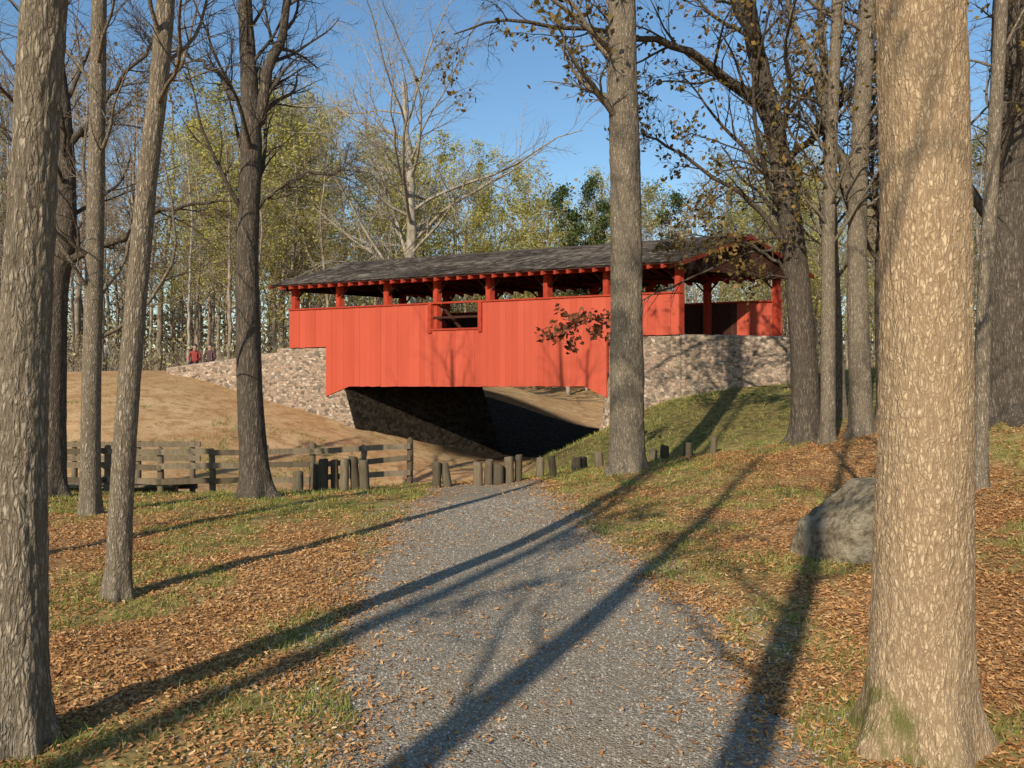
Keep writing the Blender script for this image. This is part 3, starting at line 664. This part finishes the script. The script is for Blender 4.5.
for cc in (0, BW):
    for a,b in ((-.02,6.11),(7.86,LN+.02)):
        beam('wall_cap',a,b,cc-.07,cc+.07,WT+.002,WT+.05,M_redd)
    beam('eave_beam',-.05,LN+.02,cc-.06,cc+.12 if cc==0 else cc+.06,PB,5.18,M_redd)
    wi = bp('window',[(bbox(6.05,6.16,cc-.08,cc+.03,3.4,3.4,WT+.06,WT+.06),FB,0,.4,False),(bbox(7.81,7.92,cc-.08,cc+.03,3.4,3.4,WT+.06,WT+.06),FB,0,.6,False),
        (bbox(6.163,7.807,cc-.07,cc+.02,WT+.0,WT+.0,WT+.055,WT+.055),FB,0,.5,False),(bbox(6.163,7.807,cc-.07,cc+.02,3.484,3.484,3.54,3.54),FB,0,.5,False)],[M_redd],'open window gap framed in red timber')
    o = bp('window_rail',[(bbox(6.163,7.807,cc-.02,cc+.03,3.86,3.86,3.93,3.93),FB,0,.5,False)],[M_int],parent=None); o.parent = wi
PT = [.08,2.17,4.03,5.93,7.77,9.6,11.46,13.28]
for t0 in PT:
    for cc in (0.01, BW-.15):
        z0 = 3.18 if (t0<1 or t0>13) else 2.1
        beam('post',t0-.07,t0+.07,cc,cc+.14,z0,PB-.002,M_redd)
        parts=[]
        for sg in (-1,1):
            if t0+sg*.55 < 0 or t0+sg*.55 > LN: continue
            p = B(t0+sg*.08,cc+.04,4.75); q = B(t0+sg*.36,cc+.04,5.06); ax = q-p
            parts.append((boxv(p, ax, w*.06, np.array([0,0,-.07])),BOXF,0,.3,False))
        if parts: bp('brace',parts,[M_int])
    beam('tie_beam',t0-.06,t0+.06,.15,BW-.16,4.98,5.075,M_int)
for cc in (.18, BW-.28):
    parts=[]
    for a,b in list(zip(PT[:-1],PT[1:]))[2 if cc>1 else 1:]:
        p=B(a,cc,2.2); q=B(b,cc,4.25); parts.append((boxv(p,q-p,w*.09,np.array([0,0,.13])),BOXF,0,.3,False))
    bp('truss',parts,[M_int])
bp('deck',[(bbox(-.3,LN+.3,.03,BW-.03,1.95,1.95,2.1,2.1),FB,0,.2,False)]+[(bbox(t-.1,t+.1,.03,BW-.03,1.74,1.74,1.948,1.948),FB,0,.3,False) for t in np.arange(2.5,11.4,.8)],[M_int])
# roof
RZ = 6.14; SL = .46; RT0,RT1=-.5,LN+.06; CO=-.48
def rz(c): return RZ - SL*np.abs(c-BW/2)
parts=[]
for s0,s1 in ((CO,BW/2),(BW-CO,BW/2)):
    V = np.array([B(RT0,s0,rz(s0)-.05),B(RT1,s0,rz(s0)-.05),B(RT1,s1,rz(s1)-.05),B(RT0,s1,rz(s1)-.05),
                  B(RT0,s0,rz(s0)),B(RT1,s0,rz(s0)),B(RT1,s1,rz(s1)),B(RT0,s1,rz(s1))])
    parts.append((V,FB if s0<s1 else BOXF,1,.2,False))
    rows = 16; wd = (s1-s0)/rows
    for j in range(rows):
        tt=[RT0-.02]
        while tt[-1]<RT1: tt.append(tt[-1]+rng.uniform(.09,.19))
        tt=np.array(tt); tt[-1]=RT1+.02; a=tt[:-1]+.004; b=tt[1:]-.004; k=len(a)
        cl = s0+wd*j - np.sign(wd)*.03 + rng.uniform(-.02,.02,k); ch = np.full(k, s0+wd*(j+1)); 
        if j==rows-1: ch[:] = s1
        up_l = .03+rng.uniform(0,.014,k); up_h=.006
        V = np.stack([B(a,cl,rz(cl)+up_l-.014),B(b,cl,rz(cl)+up_l-.014),B(b,ch,rz(ch)+up_h-.003),B(a,ch,rz(ch)+up_h-.003),
                      B(a,cl,rz(cl)+up_l),B(b,cl,rz(cl)+up_l),B(b,ch,rz(ch)+up_h+.008),B(a,ch,rz(ch)+up_h+.008)],1)
        F = (FB[None]+8*np.arange(k)[:,None,None]).reshape(-1,4)
        tn = np.clip(.42+.9*(fbm(a*.9,np.full(k,j*.35),31,3)-.5)+rng.normal(0,.22,k),0,1)
        parts.append((V.reshape(-1,3),F,0,np.repeat(tn,6),False))
parts.append((np.array([B(RT0-.02,BW/2-.1,RZ-.02),B(RT1+.02,BW/2-.1,RZ-.02),B(RT1+.02,BW/2+.1,RZ-.02),B(RT0-.02,BW/2+.1,RZ-.02),B(RT0-.02,BW/2-.02,RZ+.045),B(RT1+.02,BW/2-.02,RZ+.045),B(RT1+.02,BW/2+.02,RZ+.045),B(RT0-.02,BW/2+.02,RZ+.045)]),FB,0,.3,False))
roof = bp('roof',parts,[M_shingle,M_int],'dark weathered wooden shingle gable roof')
for sd in (0,1):
    s0,s1 = (CO+.0,BW/2-.02) if sd==0 else (BW-CO-.0,BW/2+.02)
    def rb(t):
        return np.array([B(t,s0,rz(s0)-.16),B(t+.07,s0,rz(s0)-.16),B(t+.07,s1,rz(s1)-.16),B(t,s1,rz(s1)-.16),B(t,s0,rz(s0)-.053),B(t+.07,s0,rz(s0)-.053),B(t+.07,s1,rz(s1)-.053),B(t,s1,rz(s1)-.053)])
    o = bp('rafter',[(rb(0.0),FB if sd==0 else BOXF,0,.6,False)],[M_redd])
    for i in range(1,34):
        c2 = o.copy(); c2.location = Vector(o.location)+Vector(tuple(-d*.395*i)); COL.objects.link(c2); c2.parent = e
for tt_ in (RT0-.05, RT1+.005):
    for s0,s1 in ((CO-.03,BW/2-.004),(BW-CO+.03,BW/2+.004)):
        V = np.array([B(tt_,s0,rz(s0)-.11),B(tt_+.04,s0,rz(s0)-.11),B(tt_+.04,s1,rz(s1)-.11),B(tt_,s1,rz(s1)-.11),B(tt_,s0,rz(s0)+.0),B(tt_+.04,s0,rz(s0)+.0),B(tt_+.04,s1,rz(s1)+.0),B(tt_,s1,rz(s1)+.0)])
        bp('barge_board',[(V,FB if s0<s1 else BOXF,0,.0,False)],[M_redk])
for tg in (-.18, LN+.01):  # boards added; their dark tone stands for shade inside the roof
    parts=[]
    ed=np.linspace(-.1,BW+.1,19)
    for p,q in zip(ed[:-1],ed[1:]):
        V=np.array([B(tg,p+.004,5.0),B(tg+.03,p+.004,5.0),B(tg+.03,q-.004,5.0),B(tg,q-.004,5.0),B(tg,p+.004,rz(p)-.16),B(tg+.03,p+.004,rz(p)-.16),B(tg+.03,q-.004,rz(q)-.16),B(tg,q-.004,rz(q)-.16)])
        parts.append((V,FB,0,rng.random(),False))
    bp('added_gable_boards',parts,[M_int],'added dark vertical boards for the shaded roof end')

# ------------------------------------------------------------------ stone walls
def patch(c00,c10,c11,c01,normal,seed=0,res=.026,amp=.04,sc=7.4):
    c00,c10,c11,c01 = [np.array(q,float) for q in (c00,c10,c11,c01)]
    Lu = max(np.linalg.norm(c10-c00),np.linalg.norm(c11-c01)); Lv = max(np.linalg.norm(c01-c00),np.linalg.norm(c11-c10))
    nu=max(2,int(Lu/res)); nv_=max(2,int(Lv/res)); U,Vv=np.meshgrid(np.linspace(0,1,nu+1),np.linspace(0,1,nv_+1))
    P=(c00*((1-U)*(1-Vv))[...,None]+c10*(U*(1-Vv))[...,None]+c11*(U*Vv)[...,None]+c01*((1-U)*Vv)[...,None])
    uu=U*Lu*sc; vv=P[...,2]*sc*1.5 if abs(normal[2])<.5 else Vv*Lv*sc
    wu=uu+1.1*(fbm(uu*.35,vv*.35,seed+2,3)-.5); wv=vv+1.1*(fbm(uu*.35,vv*.35,seed+6,3)-.5)
    idd,f1,ed=cells(wu,wv,seed)
    disp=amp*(sstep(0,.22,ed)*(.4+.6*h2(np.floor(idd*1000),0*idd,3))) + .015*(fbm(uu*3,vv*3,seed,3)-.5)
    edge=np.minimum(np.minimum(U,1-U)*Lu,np.minimum(Vv,1-Vv)*Lv); disp=disp*sstep(0,.04,edge)
    P=P+np.array(normal,float)*disp[...,None]
    I=np.arange(P.shape[0]*P.shape[1]).reshape(P.shape[:2])
    F=np.stack([I[:-1,:-1],I[:-1,1:],I[1:,1:],I[1:,:-1]],-1).reshape(-1,4)
    mi=(ed[:-1,:-1]<.09).astype(int).ravel(); tn=idd[:-1,:-1].ravel()
    return (P.reshape(-1,3),F,mi,tn,True)
nf = -w
def painted_shade(p): return (p[0],p[1],np.full(len(p[1]),2),p[3],True)  # swaps a face to the stone with shade in its colour
def swall(name,label,parts,cat='stone wall'):
    allv=np.concatenate([p[0] for p in parts]); b=np.array([allv[:,0].mean(),allv[:,1].mean(),allv[:,2].min()])
    parts=[(p[0]-b,)+p[1:] for p in parts]
    o=obj(name,mk(name,parts,[M_stone,M_mortar,M_shadest]),None,tuple(b)); top(o,label,cat); return o
e_dir = nrm(w*BW+d*SK*BW); inn = np.array([e_dir[1],-e_dir[0],0])
BX = BW+.9
lp=[patch(B(14.0,.03,1.9),B(11.88,.03,1.9),B(11.88,.03,3.02),B(14.0,.03,3.02),nf,1),
    patch(B(14.0,.03,-1.2),B(10.3,.03,-1.2),B(11.3,.03,1.93),B(14.0,.03,1.9),nf,2),
    painted_shade(patch(B(10.3,.03,-1.2),B(10.3,BX,-1.2),B(11.3,BX,1.93),B(11.3,.03,1.93),inn,3,.04)),
    patch(B(14.0,.03,3.02),B(11.88,.03,3.02),B(11.88,.5,3.02),B(14.0,.5,3.02),(0,0,1),4),
    patch(B(14.,BX,-.9),B(14.,.03,-.9),B(14.,.03,3.02),B(14.,BX,1.93),-d,5,.08)]
swall('stone_abutment','rough fieldstone bridge abutment with inner face coloured dark for shade under the span',lp,'stone abutment')
TE=19.2
lp=[patch(B(TE,.1,.8),B(14.02,.1,.8),B(14.02,.1,2.9),B(TE,.1,2.4),nf,6),
    patch(B(TE,.1,2.4),B(14.02,.1,2.9),B(14.02,.55,2.9),B(TE,.55,2.4),(0,0,1),7),
    patch(B(14.02,.55,.8),B(TE,.55,.8),B(TE,.55,2.4),B(14.02,.55,2.9),w,8,.07),
    patch(B(TE,.55,.8),B(TE,.1,.8),B(TE,.1,2.4),B(TE,.55,2.4),-d,9)]
swall('stone_wall','low fieldstone parapet wall beside the bridge approach',lp)
lp=[patch(B(2.08,.03,0),B(0,.03,0),B(0,.03,3.14),B(2.08,.03,3.14),nf,11),
    patch(B(2.6,.03,-.9),B(2.08,.03,-.9),B(2.08,.03,1.95),B(2.1,.03,1.95),nf,12),
    painted_shade(patch(B(2.6,BW,-.9),B(2.6,.03,-.9),B(2.1,.03,1.95),B(2.1,BW,1.95),-d,13)),
    patch(B(2.08,.03,3.14),B(0,.03,3.14),B(0,.5,3.14),B(2.08,.5,3.14),(0,0,1),14)]
swall('stone_abutment','fieldstone abutment carrying the near end of the bridge',lp,'stone abutment')
lp=[patch(B(-.01,.03,.4),B(-3.1,.03,.4),B(-3.1,.03,3.0),B(-.01,.03,3.14),nf,15),
    patch(B(-.01,.03,3.14),B(-3.1,.03,3.0),B(-3.1,.55,3.0),B(-.01,.55,3.14),(0,0,1),16),
    patch(B(-3.1,.55,.4),B(-.01,.55,.4),B(-.01,.55,3.14),B(-3.1,.55,3.0),w,17,.07),
    patch(B(-3.1,.03,.4),B(-3.1,.55,.4),B(-3.1,.55,3.0),B(-3.1,.03,3.0),d,18)]
swall('stone_wall','fieldstone retaining wall at the bridge portal',lp)

# ------------------------------------------------------------------ fence
def fence(label, pa, pb, npost, H, seed, fr_=(.30,.60,.9)):
    rng=np.random.default_rng(seed); pa=np.array(pa,float); pb=np.array(pb,float)
    base=np.array([*pa,g1(*pa)]); e=obj('rail_fence',None,None,tuple(base)); top(e,label,'fence')
    pp=[]
    for i in range(npost):
        f=i/(npost-1); p=pa*(1-f)+pb*f; z=g1(*p); h=H*rng.uniform(.97,1.12); r=.06
        P=np.array([[(0,0,-.25),(rng.normal(0,.01),0,h*.5),(rng.normal(0,.03),0,h-.03),(0,0,h)]]); R=np.array([[r,r,r*.95,r*.5]])
        v,f_=tubes(P,R,8); o=obj('post',mk('post',[(v,f_,0,rng.random(),True)],[M_wood]),e,tuple(np.array([p[0],p[1],z])-base)); pp.append((p[0],p[1],z,h))
    for a,b in zip(pp[:-1],pp[1:]):
        for fr in fr_:
            p=np.array([a[0],a[1],a[2]+H*fr+rng.normal(0,.02)]); q=np.array([b[0],b[1],b[2]+H*fr+rng.normal(0,.02)])
            dd=q-p; p2=p-dd*.04+np.array([0,-.09,-.05]); dd=dd*1.08
            v=boxv((0,0,0),dd,(0,.04,0),(0,0,.10)); o=obj('rail',mk('rail',[(v,BOXF,0,rng.random(),False)],[M_wood]),e,tuple(p2-base))
fence('weathered three rail wooden fence along the creek bank',(-8.9,13.5),(-1.95,14.8),9,.84,1,(.32,.62,.92))
# low boardwalk beyond the fence
bz=g1(-8.5,15.2)+.22; e3=obj('boardwalk',None,None,(-8.5,15.2,bz)); top(e3,'low weathered plank boardwalk behind the rail fence','boardwalk')
rng=np.random.default_rng(9)
obj('deck',mk('deck',[(boxv((-1.7+.16*i,-.6,rng.uniform(0,.008)),(.15,0,0),(0,1.2,0),(0,0,.05)),BOXF,0,rng.random(),False) for i in range(24)],[M_wood]),e3)
for yy in (-.5,.42): obj('joist',mk('joist',[(boxv((-1.72,yy,-.14),(3.9,0,0),(0,.08,0),(0,0,.138)),BOXF,0,.2,False)],[M_wood]),e3)
for i,xx in enumerate((-1.6,-.4,.9,2.0)): obj('post',mk('post',[(tubes(np.array([[(xx,.68,-.7),(xx,.68,.2),(xx,.68,.8)]]),np.array([[.06,.06,.05]]),8)+(0,.5,True))],[M_wood]),e3)
for zz_ in (.4,.68): obj('rail',mk('rail',[(boxv((-1.72,.6,zz_),(3.9,0,0),(0,.045,0),(0,0,.11)),BOXF,0,.6,False)],[M_wood]),e3)

# ------------------------------------------------------------------ posts at the end of the path
rng=np.random.default_rng(31)
BL=[(-3.2,13.2,.6),(-3.02,13.32,.5),(-2.84,13.2,.62),(-2.66,13.3,.55),(-2.48,13.15,.5),(-3.4,13.4,.45),(-1.28,13.3,.5),(-1.1,13.35,.44),(-.58,13.3,.42),(-.4,13.35,.45),(-.23,13.3,.38),(-.05,13.4,.44),(.11,13.5,.46),
    (.5,14,.4),(.74,14,.34),(1.2,14.5,.26),(1.34,14.6,.22),(1.62,14.5,.28),(2.7,15,.22),(2.95,15.1,.28),(3.38,15,.24),(3.86,15,.3),(-3.62,13.2,.35)]
for (x,y,h) in BL:
    sides=12; r=.08*rng.uniform(.8,1.15); h=h*rng.uniform(.88,1.1); ln=rng.normal(0,.05,2)
    zz=np.array([-.2,0,h*.4,h*.8,h-.012,h]); P=np.array([[ (ln[0]*max(z,0),ln[1]*max(z,0),z) for z in zz]]); R=np.array([[r*1.05,r*1.03,r,r*.97,r*.95,r*.82]])
    v,f=tubes(P,R,sides); v=v+np.random.default_rng(int(x*100)+900).normal(0,.003,v.shape)
    tilt=rng.normal(0,.15,2)
    for arr in (v[-2*sides:-sides],v[-sides:]): arr[:,2]+=arr[:,0]*tilt[0]+arr[:,1]*tilt[1]
    nvv=len(v); cap=np.array([[nvv-sides+i for i in range(sides)]]); tn=rng.random()
    o=obj('wooden_post',mk('wooden_post',[(v,f,0,tn,True),(v,cap,0,min(1,tn+.3),False)],[M_stump]),None,(x,y,g1(x,y)))
    top(o,'short weathered round wooden post edging the path end','post','short wooden posts at the path end')

# ------------------------------------------------------------------ boulder
bm=bmesh.new(); bmesh.ops.create_icosphere(bm,subdivisions=6,radius=1)
V=np.array([v.co[:] for v in bm.verts]); F=np.array([[v.index for v in f.verts] for f in bm.faces]); bm.free()
def n3(s,o,sd): return (fbm(V[:,0]*s+5,V[:,2]*s+9,sd,o)+fbm(V[:,1]*s+2,V[:,2]*s*.8+V[:,0]*s*.6,sd+2,o))/2-.5
wob=n3(1.5,3,6)*.3; rr=np.ones(len(V))*1.4
planes=[((-.97,-.25,.12),.90),((-.62,-.15,.78),.70),((-.2,-.95,.12),.66),((.3,-.85,.5),.76),((.1,-.1,1),.86),((.85,-.4,.3),.85),((-.8,-.65,-.2),.88),((-.2,.8,.3),.85),((-.1,-.7,-.7),.8)]
for nn,dist in planes:
    nn=np.array(nn)/np.linalg.norm(nn); c_=V@nn; rr=np.minimum(rr,np.where(c_>.05,(dist+wob*.22)/np.maximum(c_,.05),9))
k1=n3(3.0,5,2); k2=n3(9,4,4)
V=V*rr[:,None]*(1+.10*k1+.11*k2)[:,None]
V=V*np.array([.50,.48,.54])
top(obj('boulder',mk('boulder',[(V,F,0,None,True)],[M_rock]),None,(3.10,6.75,g1(3.0,6.7)+.15)),'rough grey brown angular boulder in leaf litter','rock')

# ------------------------------------------------------------------ people
M_skin=plain('skin',(.45,.28,.2)); M_hair=plain('hair',(.05,.035,.025)); M_jean=plain('dark_trousers',(.06,.065,.09))
def person(label, loc, rotz, coat, seated=False):
    mc=plain('jacket',coat)
    if not seated:
        J=[(0,0,.95),(0,0,1.2),(0,0,1.42),(0,0,1.52),(0,.01,1.62),(0,0,1.72),(.1,0,.9),(.11,.0,.5),(.11,0,.08),(.11,-.14,.04),(-.1,0,.9),(-.12,.06,.5),(-.12,.1,.08),(-.12,-.04,.04),
           (.19,0,1.4),(.25,.02,1.13),(.25,-.08,.9),(.25,-.1,.82),(-.19,0,1.4),(-.25,.02,1.13),(-.25,-.05,.9),(-.25,-.07,.82)]
    else:
        J=[(0,0,.5),(0,0,.75),(0,-.02,.97),(0,-.03,1.07),(0,-.03,1.17),(0,-.03,1.27),(.1,-.05,.5),(.12,-.45,.5),(.12,-.45,.08),(.12,-.6,.04),(-.1,-.05,.5),(-.13,-.45,.5),(-.13,-.42,.08),(-.13,-.57,.04),
           (.19,-.02,.95),(.25,-.05,.7),(.15,-.3,.58),(.12,-.37,.57),(-.19,-.02,.95),(-.25,-.05,.7),(-.15,-.3,.58),(-.12,-.37,.57)]
    Ed=[(0,1),(1,2),(2,3),(3,4),(4,5),(0,6),(6,7),(7,8),(8,9),(0,10),(10,11),(11,12),(12,13),(2,14),(14,15),(15,16),(16,17),(2,18),(18,19),(19,20),(20,21)]
    Rr=[.15,.14,.13,.055,.1,.08,.09,.065,.045,.04,.09,.065,.045,.04,.065,.05,.035,.03,.065,.05,.035,.03]
    me=bpy.data.meshes.new('b'); me.from_pydata(J,Ed,[]); o=bpy.data.objects.new('b',me); COL.objects.link(o)
    sk=o.modifiers.new('s','SKIN'); 
    for i,r in enumerate(Rr): me.skin_vertices[0].data[i].radius=(r,r*.85); 
    me.skin_vertices[0].data[0].use_root=True
    sb=o.modifiers.new('u','SUBSURF'); sb.levels=2; sb.render_levels=2
    bpy.context.view_layer.update()
    m2=bpy.data.meshes.new_from_object(o.evaluated_get(bpy.context.evaluated_depsgraph_get())); bpy.data.objects.remove(o)
    for m_ in (mc,M_jean,M_skin): m2.materials.append(m_)
    hip=.95 if not seated else .56; neck=1.5 if not seated else 1.05
    for p in m2.polygons:
        c_=p.center; p.use_smooth=True
        if c_[2]>neck: p.material_index=2
        elif (c_[2]<hip-.05 and abs(c_[0])<.2 and (not seated or c_[2]<.56)): p.material_index=1
        elif c_[2]<.84 and abs(c_[0])>.2 and not seated: p.material_index=2
        else: p.material_index=0
    m2.name='person'
    o=obj('person',m2,None,loc); o.rotation_euler=(0,0,rotz); top(o,label,'person')
    bm=bmesh.new(); bmesh.ops.create_icosphere(bm,subdivisions=3,radius=1)
    hz=1.68 if not seated else 1.23
    for v in bm.verts:
        v.co=Vector((v.co.x*.1,v.co.y*.11+.025,v.co.z*.1+hz)); 
    hm=bpy.data.meshes.new('hair'); bm.to_mesh(hm); bm.free(); hm.materials.append(M_hair)
    obj('hair',hm,o)
px,py=-19.9,38.; person('person in a pale jacket standing near the trees',(px,py,g1(px,py)),.3,(.45,.42,.38))
for i,(px,py,cl,lb) in enumerate([(-13.9,34.2,(.30,.05,.04),'person in a dark red jacket sitting on a bench'),(-13.2,34.1,(.10,.05,.05),'person in a maroon jacket sitting on a bench')]):
    person(lb,(px,py,g1(-13.5,34.2)-.05),.1,cl,True)
gb=g1(-13.5,34.2)-.05
e2=obj('bench',None,None,(-13.5,34.3,gb)); top(e2,'plain wooden bench with two seated people','bench')
obj('seat',mk('seat',[(boxv((-.9,-.2,.36),(1.8,0,0),(0,.4,0),(0,0,.06)),BOXF,0,.5,False)],[M_wood]),e2)
for xx in (-.8,.7): obj('leg',mk('leg',[(boxv((xx,-.15,-.1),(.1,0,0),(0,.3,0),(0,0,.458)),BOXF,0,.5,False)],[M_wood]),e2)

# ------------------------------------------------------------------ light, sky, camera
EL=math.radians(30); AZ=np.array([.44,.9]); AZ/=np.linalg.norm(AZ)
L=Vector((AZ[0]*math.cos(EL),AZ[1]*math.cos(EL),-math.sin(EL)))
sun=bpy.data.lights.new('sun','SUN'); sun.energy=5.0; sun.angle=math.radians(.5); sun.color=(1,.93,.79)
so=bpy.data.objects.new('sun',sun); COL.objects.link(so); so.rotation_euler=L.to_track_quat('-Z','Y').to_euler(); so.location=(-10,-20,20)
W=bpy.data.worlds.new('World'); S.world=W; W.use_nodes=True; nt=W.node_tree; nt.nodes.clear()
sk=nt.nodes.new('ShaderNodeTexSky'); sk.sky_type='NISHITA'; sk.sun_disc=False; sk.sun_elevation=EL; sk.sun_rotation=math.atan2(-AZ[0],-AZ[1])
sk.air_density=1.35; sk.dust_density=.2; sk.ozone_density=3.6
hs=nt.nodes.new('ShaderNodeHueSaturation'); hs.inputs['Saturation'].default_value=1.12; hs.inputs['Value'].default_value=1.0
bg=nt.nodes.new('ShaderNodeBackground'); bg.inputs[1].default_value=.145; ow=nt.nodes.new('ShaderNodeOutputWorld')
nt.links.new(sk.outputs[0],hs.inputs['Color']); nt.links.new(hs.outputs[0],bg.inputs[0]); nt.links.new(bg.outputs[0],ow.inputs[0])
cam=bpy.data.cameras.new('camera'); cam.sensor_width=36; cam.lens=780/1024*36; cam.clip_end=3000; cam.clip_start=.05
co=bpy.data.objects.new('camera',cam); COL.objects.link(co); co.location=(0,0,EYE); co.rotation_euler=(math.radians(90.3),0,0)
S.camera=co
